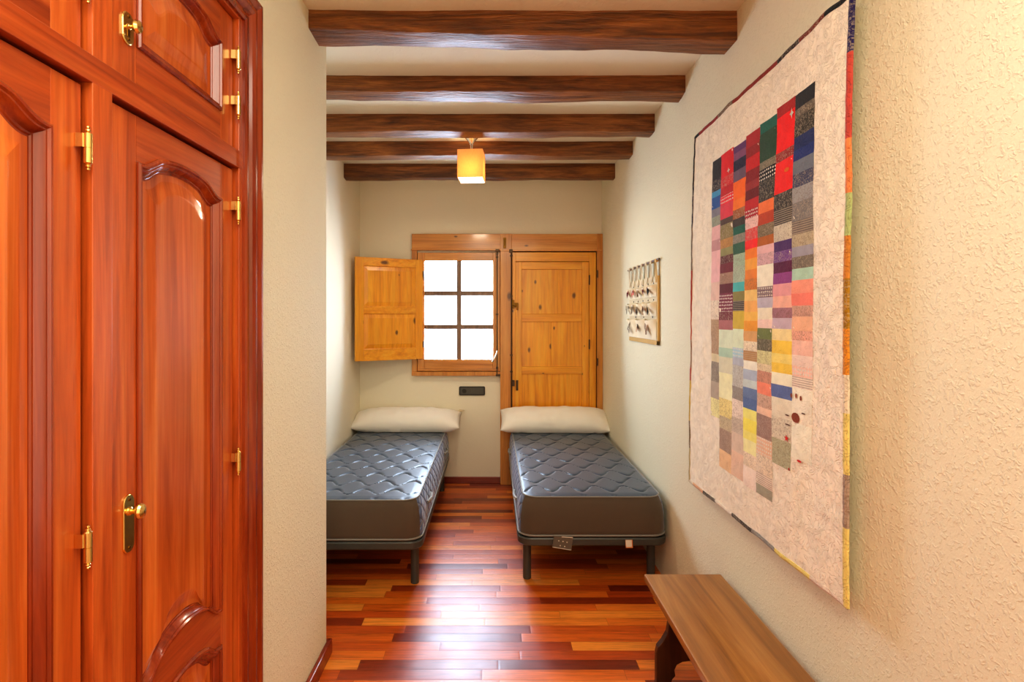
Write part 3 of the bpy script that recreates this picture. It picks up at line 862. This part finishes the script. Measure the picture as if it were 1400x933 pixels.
def pillow(c, ztop, side, label, seed):
    L, W, T = (.965, .31, .215)
    NXp, NYp = 64, 30
    m = MB(); m.sm = True
    cx = -.775 if side == 'l' else .548
    if side == 'l': tilt, yc, zc = math.radians(16), 4.80, ztop+.092
    else: tilt, yc, zc = math.radians(26), 4.765, ztop+.098
    Mx = Matrix.Translation((cx, yc, zc)) @ Matrix.Rotation(tilt, 4, 'X')
    if side == 'r': Mx = Mx @ Matrix.Rotation(math.radians(-.6), 4, 'Z')
    m.M = Mx
    def cl(q):
        q.z = max(q.z, ztop+.006+.25*max(0, q.z-ztop-.0)*0)
        q.y = min(q.y, (4.962 if side == 'l' else 4.896))
        return q
    m.clamp = cl
    top, bot = [], []
    for sgn, store in ((1, top), (-1, bot)):
        for j in range(NYp+1):
            row = []
            for i in range(NXp+1):
                u, v = -1+2*i/NXp, -1+2*j/NYp
                # edges draw in between the corners
                ex = 1-.02*(1-v*v); ey = 1-.05*(1-abs(u)**3)
                k = (max(0, 1-abs(u)**4))**.62 * (max(0, 1-abs(v)**2.2))**.55
                x, y = u*L/2*ex, v*W/2*ey
                wr = .010*noise.noise(Vector((x*5+seed, y*9, sgn)))+.006*noise.noise(Vector((x*16+seed, y*14, sgn*2)))
                edge = min(1-abs(u), 1-abs(v))
                wr += .004*math.sin(x*70+3*noise.noise(Vector((x*6, y*6, seed))))*math.exp(-edge*8)
                z = sgn*(T/2*k*(1.15 if sgn < 0 else 1.0)+(wr if 0 < i < NXp and 0 < j < NYp else 0)*min(1, k*4))
                
                row.append(m.av((x, y, z)))
            store.append(row)
    for store, fl in ((top, False), (bot, True)):
        for j in range(NYp):
            for i in range(NXp):
                q = [store[j][i], store[j][i+1], store[j+1][i+1], store[j+1][i]]; m.af(q[::-1] if fl else q)
    o = m.build('pillow', M['pillow'])
    me = o.data; bm = bmesh.new(); bm.from_mesh(me); bmesh.ops.remove_doubles(bm, verts=bm.verts[:], dist=.0008)
    bmesh.ops.recalc_face_normals(bm, faces=bm.faces[:]); bm.to_mesh(me); bm.free()
    if side == 'l':
        m = MB(); m.M = Mx; m.prism([(L/2-.035, .14, .012), (L/2+.03, .155, .022), (L/2-.02, .185, .016)], (0, 0, -.006)); m.build('pillowcase_corner', M['canvas'], o)
    tag(o, label, 'pillow', 'white pillows at the heads of the beds')
    return o

bl, ml = bed(-1.228, -.395, 2.965, 4.90, 'l', 'dark metal bed base against the alcove wall, partly hidden by the wall corner',
             'dark quilted mattress on the bed below the open shutter, its long side catching blue light',
             'plump white pillow on the bed below the open shutter', 1, .528)
br, mr = bed(.142, .995, 3.02, 4.90, 'r', 'dark metal bed base in front of the pine door',
             'dark quilted mattress in front of the pine door, two small tags at its foot',
             'white pillow leaning against the bottom of the pine door', 3, .528)
# tags hanging from the foot end
def tags():
    def at(x, y, Y): return ((x-VX)*Y/F, Y, H-(y-VY)*Y/F)
    Y = 3.006
    m = MB(); m.prism([at(757.5, 733.5, Y), at(783.5, 735, Y), at(781, 753, Y), at(755, 748.5, Y)], (0, .002, 0))
    t = m.build('label_tag', M['tag'], mr)
    m = MB()
    for (x, y) in ((764, 740), (769.7, 740.8), (775.2, 742), (766, 746.5), (772, 747.6)):
        c = at(x, y, Y-.0008); m.lathe([(.0035, 0), (.0035, .001)], c, 'y', 8)
    a = [at(755.2, 748, Y-.0008), at(781.1, 752.2, Y-.0008), at(781, 753, Y-.0008), at(755, 748.7, Y-.0008)]; m.prism(a, (0, .0008, 0))
    a = [at(768, 734, Y-.0008), at(783.4, 734.8, Y-.0008), at(783.2, 736, Y-.0008), at(768, 735, Y-.0008)]; m.prism(a, (0, .0008, 0))
    m.build('tag_print', M['tagw'], t)
    m = MB(); m.prism([at(855, 738.6, Y), at(864.8, 738.6, Y), at(865.3, 749.6, Y), at(855.4, 749.6, Y)], (0, .002, 0))
    t = m.build('label_tag', M['tago'], mr)
    m = MB(); m.prism([at(855.3, 738.8, Y-.001), at(863.6, 738.8, Y-.001), at(864, 748.2, Y-.001), at(856, 748.4, Y-.001)], (0, .001, 0)); m.build('tag_print', M['tagw'], t)
tags()

# ------------------------------------------------------------------ bench
def bench():
    x0, x1, y0, y1, zt = .655, .988, 1.02, 2.32, .433
    b = thing('bench', 'low brown wooden bench with shaped plank legs against the right wall', 'bench', ((x0+x1)/2, (y0+y1)/2, 0))
    m = MB(); m.box(x0, x1, y0, y1, zt-.030, zt, .005); m.build('seat', M['bench'], b)
    cx = (x0+x1)/2; z1 = zt-.0295
    half = [(.085, z1), (.085, .27), (.092, .225), (.112, .19), (.132, .165), (.138, .14), (.138, .0), (.075, .0), (.072, .03), (.058, .045), (.062, .07), (.052, .092), (.028, .104), (0, .108)]
    pts = [(cx-a, z) for a, z in half]+[(cx+a, z) for a, z in half[::-1][1:]]
    for y in (2.235, 1.12):
        m = MB(); m.prism([(x, y, z) for x, z in pts], (0, .028, 0)); m.build('leg', M['benchleg'], b, bevel=.003)
    m = MB(); m.box(cx-.012, cx+.012, 1.1485, 2.2345, .21, .28, .003); m.build('stretcher', M['benchleg'], b)
bench()

# ------------------------------------------------------------------ patchwork quilt on the right wall
XQ = .966
QT, QB = 2.405, .742
def yq(a, z):
    """a: 0 near edge .. 1 far edge; the hanging flares a little toward the bottom"""
    t = (QT-z)/(QT-QB); n = 1.445+(.030)*t; f = 2.580+.075*t; return (n+(f-n)*a)*.966/.978
def disp(y, z):
    d = .008*noise.noise(Vector((y*3.0, z*1.2, 1)))+.004*noise.noise(Vector((y*9, z*4, 3)))
    d += .0022*noise.noise(Vector((y*26, z*26, 5)))
    t = (QT-z)/(QT-QB)
    d -= .012*t*(1-t)*2
    return XQ+d
def zq(a, z0):
    t = (QT-z0)/(QT-QB)
    top = .022*(1-a) + .006*noise.noise(Vector((a*14, 0, 9))); bot = .012*(1-a)+.006*noise.noise(Vector((a*9, 4, 9)))
    return z0+top*(1-t)+bot*t
def quilt():
    q = thing('patchwork_quilt', 'large patchwork quilt with a cream border and colourful patches hung on the right wall', 'quilt', (XR, 2.0, QB))
    cream = lin(252, 242, 222)
    NA, NZ = 150, 214
    m = MB(); m.c = cream; m.sm = True; gi = []
    for j in range(NZ+1):
        z0 = QB+(QT-QB)*j/NZ; row = []
        for i in range(NA+1):
            a = i/NA; z = zq(a, z0); y = yq(a, z0); row.append(m.av((disp(y, z), y, z)))
        gi.append(row)
    for j in range(NZ):
        for i in range(NA): m.af([gi[j][i], gi[j][i+1], gi[j+1][i+1], gi[j+1][i]])
    o = m.build('ground_cloth', M['quilt'], q)
    sd = o.modifiers.new('thick', 'SOLIDIFY'); sd.thickness = .006; sd.offset = 0
    # binding in printed pieces round the edge
    m = MB(); m.c = cream
    def strip(path, cols):
        n = len(path)
        tot = sum(c[0] for c in cols); pos = 0; k = 0; acc = cols[0][0]/tot
        rings = []
        for i, (p, inw) in enumerate(path):
            p = Vector(p); inw = Vector(inw)
            r = .0062
            rings.append([p+inw*.012+Vector((-r*.8, 0, 0)), p+inw*.003+Vector((-r, 0, 0)), p-inw*.004+Vector((-.003, 0, 0)), p-inw*.004+Vector((.003, 0, 0)), p+inw*.003+Vector((r, 0, 0)), p+inw*.012+Vector((r*.8, 0, 0))])
        ids = [[m.av(x) for x in r_] for r_ in rings]; m.sm = True
        for i in range(n-1):
            f = (i+.5)/(n-1); acc = 0
            for w, c, kd in cols:
                acc += w/tot
                if f <= acc: break
            m.c = c; m.k = kd
            for s in range(6): m.af([ids[i][s], ids[i+1][s], ids[i+1][(s+1) % 6], ids[i][(s+1) % 6]])
    PL, DT, FL, SR = (0, 0, 0, 1), (1, 0, 0, 1), (0, 1, 0, 1), (0, 0, 1, 1)
    N = 160
    edge = lambda a, z0: (disp(yq(a, z0), zq(a, z0)), yq(a, z0), zq(a, z0))
    zz = [QT+(QB-QT)*i/N for i in range(N+1)]
    strip([(edge(0, z), (0, 1, 0)) for z in zz], [(85, lin(44, 38, 92), FL), (113, lin(196, 82, 72), PL), (74, lin(232, 142, 88), PL), (55, lin(176, 190, 130), PL), (60, lin(206, 138, 62), PL), (68, lin(168, 124, 30), FL), (60, lin(226, 150, 50), FL), (55, lin(226, 214, 190), PL), (80, lin(232, 214, 130), PL), (76, lin(176, 156, 140), FL), (108, lin(234, 214, 130), PL)])
    strip([(edge(1, z), (0, -1, 0)) for z in zz], [(70, lin(44, 36, 34), PL), (60, lin(34, 36, 62), FL), (60, lin(120, 104, 90), FL), (60, lin(168, 56, 40), PL), (42, lin(196, 96, 66), PL), (40, lin(150, 110, 80), FL), (20, lin(178, 46, 34), FL), (60, lin(206, 178, 84), PL), (40, lin(120, 100, 70), FL), (50, lin(190, 176, 130), PL)])
    aa = [i/N for i in range(N+1)]
    strip([(edge(a, QT), (0, 0, -1)) for a in aa], [(22, lin(26, 32, 34), PL), (25, lin(126, 52, 38), FL), (25, lin(40, 30, 30), FL), (60, lin(146, 50, 36), PL), (28, lin(120, 96, 72), FL), (40, lin(150, 44, 38), PL), (10, lin(36, 44, 38), PL)])
    strip([(edge(a, QB), (0, 0, 1)) for a in aa], [(30, lin(232, 214, 196), PL), (34, lin(238, 220, 130), PL), (30, lin(150, 150, 146), FL), (30, lin(70, 62, 54), FL), (26, lin(232, 222, 206), PL), (24, lin(84, 76, 66), FL), (22, lin(222, 176, 140), PL), (10, lin(230, 220, 196), PL)])
    m.build('binding', M['quilt'], q)
    # patches: per column (bottom y of the patch on the photograph grid, colour, print)
    def c(r, g, b): return lin(r, g, b)
    P_, D_, F_, S_ = PL, DT, FL, SR
    K = (1, 0, 1, 1)
    cols = {
     7: (121.4, 1105, [(142.9,(28,30,34),P_),(155,(92,84,72),F_),(181.8,(48,46,36),F_),(200,(26,42,92),P_),(215,(30,48,112),P_),(234,(104,112,124),P_),(253,(58,64,92),F_),(274,(150,150,150),F_),(300,(116,114,112),F_),(318.5,(104,94,88),S_),(336,(176,166,140),F_),(350,(152,150,162),P_),(366.5,(112,104,92),F_),(382.5,(168,204,184),P_),(401,(236,150,128),P_),(418,(244,128,112),P_),(433,(202,160,142),F_),(453,(240,178,146),P_),(466,(226,170,148),F_),(486.5,(228,186,170),P_),(501,(234,206,194),P_),(516.5,(228,192,176),D_),(532,(226,214,200),S_),(562.5,(238,224,206),P_),(581,(236,222,202),P_),(631,(238,226,206),P_)]),
     6: (140, 1078, [(155,(158,28,26),P_),(204.6,(226,20,18),P_),(218,(140,28,26),F_),(262.5,(222,26,20),P_),(285,(48,46,44),F_),(306,(60,56,52),S_),(329,(196,190,172),F_),(343,(74,42,100),P_),(358,(110,66,134),F_),(373,(88,20,62),P_),(388,(140,66,132),P_),(405,(216,154,158),P_),(421,(240,176,158),P_),(435,(160,116,128),F_),(450,(190,172,186),P_),(466,(250,212,156),P_),(484,(250,196,72),P_),(497,(248,210,120),P_),(510.6,(248,198,76),P_),(527,(238,228,206),P_),(545,(92,112,166),P_),(572,(216,212,194),P_),(602,(206,200,182),F_),(638,(170,170,140),F_)]),
     5: (163, 1054, [(177.7,(26,98,84),P_),(218,(40,72,52),P_),(228.7,(110,106,88),F_),(245,(18,20,22),D_),(274,(38,38,36),F_),(290,(224,116,60),P_),(306,(178,66,30),P_),(322.5,(112,100,74),F_),(335,(170,96,32),P_),(346,(216,176,178),P_),(362,(206,170,176),F_),(392,(232,226,208),P_),(407,(104,78,98),(1,0,1,1)),(421,(182,176,190),P_),(437,(226,218,194),P_),(449,(232,200,188),P_),(464,(110,122,66),P_),(480,(92,90,66),F_),(498,(204,200,146),F_),(508,(216,202,168),F_),(523.6,(196,142,118),F_),(540,(232,136,108),P_),(558,(200,168,148),F_),(568,(224,190,166),P_),(600,(148,120,110),F_),(624,(214,180,152),D_),(650,(222,208,186),F_),(666,(220,206,190),S_),(680,(154,150,130),P_)]),
     4: (180, 1033.5, [(199,(160,34,38),P_),(212.6,(140,32,32),P_),(231,(190,28,30),P_),(247,(130,24,28),P_),(258,(150,48,46),P_),(271.6,(104,18,22),P_),(285,(180,30,34),P_),(298,(164,30,44),D_),(312,(228,190,184),F_),(328,(206,60,60),F_),(340,(238,30,22),P_),(353.6,(228,124,22),P_),(368.6,(246,160,60),P_),(381.5,(216,128,42),P_),(396.5,(206,126,44),F_),(411.5,(246,192,116),P_),(426.5,(228,172,96),P_),(439,(240,182,84),P_),(453,(222,154,48),P_),(467,(206,160,104),P_),(480,(232,216,190),F_),(494,(170,128,74),S_),(506,(238,230,214),P_),(520,(166,180,198),P_),(531,(190,206,208),P_),(545,(104,126,166),P_),(560,(86,110,158),P_),(574,(244,228,130),P_),(591,(246,220,92),P_),(602.6,(242,222,120),P_),(621,(240,226,168),P_),(640,(226,210,186),F_),(668,(232,212,198),P_)]),
     3: (196.5, 1015.5, [(206,(92,52,104),P_),(216.6,(124,76,110),P_),(231,(34,34,62),P_),(246,(104,84,104),P_),(271.6,(238,104,24),P_),(285,(240,118,36),P_),(298,(150,86,38),F_),(309,(66,56,48),P_),(320,(24,92,74),P_),(332,(126,124,114),F_),(347,(52,96,74),P_),(364,(160,184,160),F_),(386,(168,186,164),F_),(398.6,(76,178,176),P_),(411.5,(134,128,72),P_),(425.4,(40,34,32),S_),(450,(196,172,60),P_),(476,(206,220,192),P_),(489,(160,196,206),D_),(500,(172,180,192),P_),(529.5,(188,190,184),F_),(547,(150,146,138),F_),(572,(226,214,200),F_),(593,(196,184,168),F_),(619,(206,186,168),P_),(654,(216,186,164),P_)]),
     2: (207, 998, [(240,(206,22,30),P_),(254,(196,24,34),F_),(266,(180,22,30),P_),(278,(216,34,50),D_),(298,(204,60,76),P_),(306,(84,66,56),P_),(326,(128,116,70),F_),(338.6,(180,136,78),F_),(349,(142,140,92),P_),(360,(88,28,36),F_),(373,(112,42,52),P_),(388,(160,130,112),F_),(401,(94,36,48),P_),(426.5,(120,50,72),D_),(438,(110,40,56),F_),(451,(166,110,112),P_),(476,(206,220,196),P_),(488.6,(168,200,180),P_),(510.6,(206,206,182),P_),(546,(242,232,186),P_),(571,(238,214,142),F_),(588.5,(190,178,146),F_),(618,(164,142,124),F_),(643,(220,184,142),P_)]),
     1: (218, 983, [(245,(38,38,40),P_),(261,(46,40,50),F_),(269,(72,146,188),P_),(285,(40,84,150),P_),(296,(122,122,134),P_),(309,(146,156,140),F_),(328,(214,172,172),P_),(343,(186,142,144),P_),(386,(220,176,178),P_),(411,(214,184,172),P_),(437,(226,212,192),F_),(484,(176,150,120),F_),(495,(206,196,160),P_),(522,(132,124,112),F_),(545,(170,158,142),P_),(570,(240,224,164),F_)]),
    }
    xb = {1: (977.4, 989), 2: (989, 1007), 3: (1007, 1024), 4: (1024, 1043), 5: (1043, 1065.4), 6: (1065.4, 1091), 7: (1091, 1119.6)}
    ktop = F*XQ
    m = MB(); m.c = cream; m.sm = True
    def pt(x, z):
        t = (QT-z)/(QT-QB); y = ktop/(x-VX)+.035*t-.0
        return y
    for cidx, (ytop, xc, lst) in cols.items():
        xl, xr_ = xb[cidx]
        def zof(y):
            z = 1.8
            for _ in range(3): z = H-(y-VY)*pt(xc, z)/F
            return z
        za = zof(ytop)
        for yb_, colr, kd in lst:
            zb_ = zof(yb_)
            m.c = tuple(min(.95, q_*1.22+.008) for q_ in lin(*colr)[:3])+(1,); m.k = kd
            n1, n2 = 5, max(2, int((za-zb_)/.02))
            # crisp seam shadow: patch is very slightly sunk at its edge
            gi = []
            for j in range(n2+1):
                z = za+(zb_-za)*j/n2; row = []
                for i in range(n1+1):
                    y0_, y1_ = pt(xl, z), pt(xr_, z); y = y0_+(y1_-y0_)*i/n1
                    e = min(i, n1-i, j, n2-j)
                    zz_ = z+.003*noise.noise(Vector((y*6, round(z, 2)*3, 2)))*0
                    row.append(m.av((disp(y, zz_)-(.0048 if e > 0 else .0036), y, zz_)))
                gi.append(row)
            for j in range(n2):
                for i in range(n1): m.af([gi[j][i], gi[j+1][i], gi[j+1][i+1], gi[j][i+1]])
            za = zb_
    # small appliqué motifs
    def P3(x, y, off=.0068):
        z = 1.2
        for _ in range(4): z = H-(y-VY)*pt(x, z)/F
        yy = pt(x, z); return (disp(yy, z)-off, yy, z)
    def mot(cx, cy, rx, ry, col, n=12, rot=0, star=False):
        m.c = lin(*col); m.k = PL; o = P3(cx, cy); pts = []
        for i in range(n):
            a = 2*PI*i/n+rot; k = (1 if i % 2 == 0 else .42) if star else 1
            pts.append(m.av((o[0], o[1]-rx*k*math.cos(a), o[2]+ry*k*math.sin(a))))
        m.af(pts)
    mot(1085.5, 599.5, .014, .013, (216, 34, 20), 10, PI/2, True)
    mot(1097.5, 571.5, .023, .016, (140, 62, 24))
    for (x, y) in ((1091, 541), (1098, 541.5), (1104.5, 545)): mot(x, y, .006, .008, (142, 72, 40), 8)
    mot(1104, 631, .013, .004, (206, 30, 20), 8, .5); mot(1090.5, 642, .005, .005, (176, 40, 26), 8)
    mot(1087, 155, .012, .018, (226, 220, 206), 8, 0, True); mot(1083, 232, .015, .007, (226, 110, 30), 10); mot(1001, 233, .016, .012, (226, 196, 188), 8, 0, True)
    mot(1086, 568, .014, .0025, (92, 52, 34), 6, .6); mot(1109, 566, .012, .0025, (92, 52, 34), 6, -.3); mot(1087, 581, .018, .0022, (92, 52, 34), 6, .5)
    m.k = PL
    m.build('patchwork', M['patch'], q, recalc=False)
quilt()

# ------------------------------------------------------------------ small hanging pocket organiser
def organiser():
    yA, yB = 3.235, 3.925; zt, zb = 1.893, 1.375
    r = thing('pocket_organizer', 'small cream pocket hanging with printed motifs on the right wall near the door', 'organizer', (XR, (yA+yB)/2, zb))
    m = MB(); m.sm = False; x = XR-.010
    body_top = 1.80
    m.box(x, x+.006, yA+.012, yB, zb+.012, body_top, .001); m.build('backing', M['canvas'], r)
    m = MB(); m.box(x-.003, x+.007, yA, yA+.03, zb, body_top+.0, .002); m.box(x-.003, x+.007, yA, yB, zb, zb+.028, .002); m.build('binding', M['canvasy'], r)
    m = MB(); m.tube([(x-.004, yA-.02, zt+.005), (x-.004, yB+.02, zt-.005)], .006, 8); m.build('rod', M['benchleg'], r)
    for i in range(7):
        y = yA+.03+(yB-yA-.06)*i/6
        m = MB(); col = M['canvas'] if i else M['canvasy']
        for s in (-1, 1):
            m.prism([(x-.011, y-.017, zt-.006), (x-.011, y+.017, zt-.006), (x-.004, y+s*.014+.008, body_top-.04), (x-.004, y+s*.014-.008, body_top-.04)], (.002, 0, 0))
        m.box(x-.012, x+.003, y-.016, y+.016, zt-.010, zt+.010, .003)
        m.build('tab_loop', col, r)
    rows = [(1.745, 1.635), (1.605, 1.492), (1.468, 1.40)]
    rows = [(1.747, 1.672, 5), (1.643, 1.553, 5), (1.535, 1.405, 3)]
    pals = [[(150, 40, 34), (176, 34, 30), (196, 160, 120), (168, 50, 44), (74, 66, 60)],
            [(92, 88, 66), (120, 96, 66), (104, 84, 60), (130, 96, 62), (84, 82, 58)],
            [(110, 96, 78), (178, 140, 106), (150, 110, 74)]]
    for (za, zb_, n), pal in zip(rows, pals):
        zb2 = zb_ if n > 3 else zb+.03
        m = MB(); m.c = lin(236, 224, 196); m.sm = True; gi = []
        Y0, Y1 = yA+.035, yB; NY_, NZ_ = 60, 8
        for j in range(NZ_+1):
            t = j/NZ_; z = zb2+(za-zb2)*t; row = []
            for i in range(NY_+1):
                s = i/NY_; k = abs(math.sin(s*n*PI)); row.append(m.av((x-.003-.030*smooth(t)*k**.7-.004*k, Y0+(Y1-Y0)*s, z-.010*smooth(t)*k)))
            gi.append(row)
        for j in range(NZ_):
            for i in range(NY_): m.af([gi[j][i], gi[j+1][i], gi[j+1][i+1], gi[j][i+1]])
        # printed bird-like blots, one or two per pocket
        random.seed(int(za*1000))
        for q in range(n):
            s = 1-(q+.5)/n
            for w in range(3):
                yc = Y0+(Y1-Y0)*s+random.uniform(-.028, .028); zc = (za+zb2)/2+random.uniform(-.02, .025)
                cc = pal[q]; f = random.uniform(.7, 1.3); m.c = lin(*[max(0, min(255, v*f)) for v in cc])
                a0 = random.uniform(-.9, .9)+PI/2; rx, ry = random.uniform(.018, .03)*(1 if w else 1.5), random.uniform(.008, .016)
                ids = []
                for i in range(12):
                    a = 2*PI*i/12; rr = 1+.25*math.sin(3*a+w); u, v = rx*rr*math.cos(a), ry*rr*math.sin(a)
                    ids.append(m.av((x-.0335, yc+u*math.cos(a0)-v*math.sin(a0), max(zb2+.008, min(za-.012, zc+u*math.sin(a0)+v*math.cos(a0))))))
                m.af(ids)
        m.build('pocket_row', M['print'], r, recalc=False)
        m = MB()
        for i in range(n): m.box(x-.0035, x+.001, yA+.06+(yB-yA-.1)*(i+.3)/n-.004, yA+.06+(yB-yA-.1)*(i+.3)/n+.004, za+.006, za+.016, .001)
        m.each('eyelet', M['plugd'], r)
organiser()

# ------------------------------------------------------------------ light
def area(name, loc, rot, sx, sy, e, col):
    d = bpy.data.lights.new(name, 'AREA'); d.shape = 'RECTANGLE'; d.size = sx; d.size_y = sy; d.energy = e; d.color = col
    o = bpy.data.objects.new(name, d); C.objects.link(o); o.location = loc; o.rotation_euler = rot; return o
area('daylight', (-.325, YB+.24, 1.605), (-PI/2, 0, 0), .66, 1.0, 82, (.60, .77, 1.0))
area('hall_fill', (.12, -.2, 2.78), (0, 0, 0), 1.2, 2.2, 48, (1, .965, .80))  # added overhead fill, stands in for the unseen lights of the near hall
area('rear_fill', (.1, -1.6, 1.5), (PI/2, 0, 0), 1.6, 2.2, 8, (1, .94, .82))  # soft fill added behind the camera, not a lamp of the room

w = bpy.data.worlds.new('World'); bpy.context.scene.world = w; w.use_nodes = True
bg = w.node_tree.nodes['Background']; bg.inputs[0].default_value = (.92, .96, 1, 1); bg.inputs[1].default_value = 3.0

cd = bpy.data.cameras.new('camera'); cam = bpy.data.objects.new('camera', cd); C.objects.link(cam)
cam.location = (0, 0, H); cam.rotation_euler = (PI/2, 0, 0)
cd.sensor_width = 36; cd.lens = 36*F/1400; cd.shift_x = (700-VX)/1400; cd.shift_y = (VY-466.5)/1400; cd.clip_start = .02
S = bpy.context.scene; S.camera = cam
S.view_settings.view_transform = 'Standard'; S.view_settings.look = 'Medium High Contrast'; S.view_settings.exposure = 0.0; S.view_settings.gamma = 1.0
S.cycles.use_denoising = True; S.cycles.max_bounces = 10; S.cycles.diffuse_bounces = 6; S.cycles.glossy_bounces = 4; S.cycles.transparent_max_bounces = 12
S.cycles.sample_clamp_indirect = 6
